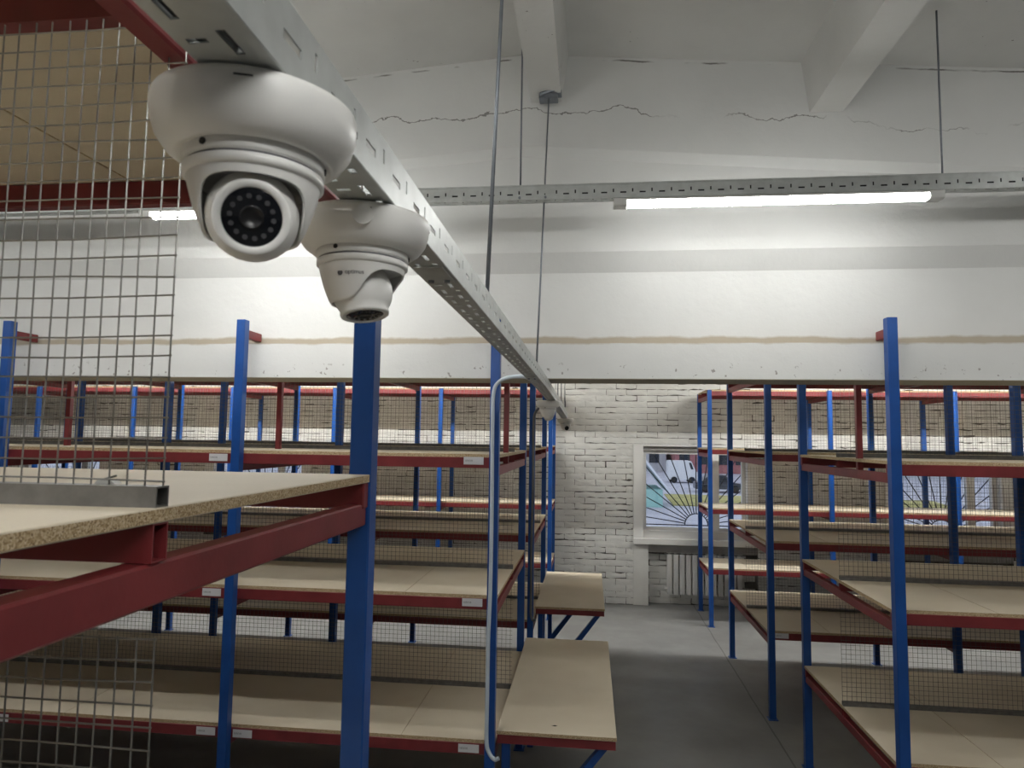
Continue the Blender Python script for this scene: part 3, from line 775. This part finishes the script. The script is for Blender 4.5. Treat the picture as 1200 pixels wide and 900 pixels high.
# ------------------------------------------------------------------ yard outside
GZ = -2.3
tag(MB().box(-80, 120, YW1+.6, 180, GZ-.2, GZ).build('ground', 'yard'), 'pale asphalt yard outside the windows', kind='structure')
tag(MB().box(-80, 120, YW1+.36, YW1+.6, GZ-.2, -.02).build('trim_1', 'lintel'), 'concrete plinth outside the end wall', kind='structure')
sh = empty('shed', (1.5, 47, GZ), 'turquoise shed with white sloping roof outside the window', 'shed')
MB().box(-5.0, 4.75, 46, 51, GZ, -1.15).build('wall', 'turq', sh)
MB().prism([(-5.2, 1.9), (2.6, 1.9), (5.2, -1.38), (5.2, -1.20), (2.7, 2.05), (-5.2, 2.05)], 'y', 45.7, 51.5).build('roof', 'snow_roof', sh)
MB().box(-5.0, 2.6, 46, 51, -1.15, 1.9).build('gable_wall', 'snow_roof', sh)
tag(MB().prism([(5.6, 47.5), (24, 46), (26, 56), (6, 57)], 'z', GZ, GZ+.06).build('grass_strip', 'dry_grass'), 'strip of dry yellow grass beyond the shed', 'grass')
def vehicle(name, label, cat, x, y, Ln, Wd, Ht, mat, boxy):
    r = empty(name, (x, y, GZ), label, cat)
    prof = [(-Ln/2, .35), (Ln/2, .35), (Ln/2, Ht*.5), (Ln*.43, Ht*.55), (Ln*.30, Ht*.96), (Ln*.24, Ht), (-Ln/2+.05, Ht), (-Ln/2, Ht*.9)] if boxy else \
           [(-Ln/2, .3), (Ln/2, .3), (Ln/2, Ht*.5), (Ln*.28, Ht*.58), (Ln*.10, Ht), (-Ln*.22, Ht), (-Ln*.40, Ht*.6), (-Ln/2, Ht*.56)]
    MB().prism([(x+a, GZ+b) for a, b in prof], 'y', y-Wd/2, y+Wd/2).build('body', mat, r)
    wp = [(Ln*.27, Ht*.62), (Ln*.36, Ht*.62), (Ln*.28, Ht*.92), (Ln*.20, Ht*.92)] if boxy else [(Ln*.20, Ht*.6), (Ln*.08, Ht*.94), (-Ln*.20, Ht*.94), (-Ln*.33, Ht*.62)]
    MB().prism([(x+a, GZ+b) for a, b in wp], 'y', y-Wd/2-.01, y+Wd/2+.01).build('side_window', 'glass_dark', r)
    for wx in (-Ln*.3, Ln*.3):
        for wy in (-Wd/2, Wd/2): MB().cyl((x+wx, y+wy-.1, GZ+.33), (x+wx, y+wy+.1, GZ+.33), .33, 14).build('wheel', 'rubber', r)
    return r
vehicle('van', 'white delivery van parked in the yard outside the window', 'van', 9.6, 74, 3.0, 2.0, 2.3, 'van_white', True)
vehicle('car', 'dark car parked in the yard right of the white van', 'car', 11.0, 61, 4.0, 1.8, 1.5, 'car_dark', False)
vehicle('car', 'white car parked in the yard seen through the right window', 'car', 16.2, 63.5, 4.2, 1.8, 1.5, 'van_white', False)
def far_house(label, x0, x1, y0, y1, zt, m, nw):
    r = empty('building', ((x0+x1)/2, (y0+y1)/2, GZ), label, 'building')
    MB().box(x0, x1, y0, y1, GZ, zt).build('wall', m, r)
    MB().box(x0-.3, x1+.3, y0-.3, y1+.3, zt, zt+.25).build('roof', 'far_grey', r)
    for k in range(nw):
        cx = x0+(k+.5)*(x1-x0)/nw
        for zz in (GZ+1.2, GZ+4.2):
            if zz+1.5 < zt: box('window', cx-.7, cx+.7, y0-.06, y0+.05, zz, zz+1.5, 'glass_dark', r)
far_house('red brick building across the yard', 11.6, 34, 96, 110, 9, 'far_red', 9)
far_house('pale building across the yard left of the red one', -50, 10.8, 100, 112, 8.0, 'far_grey', 18)
far_house('pale long building far right across the yard', 36, 80, 90, 104, 9.0, 'far_grey', 12)
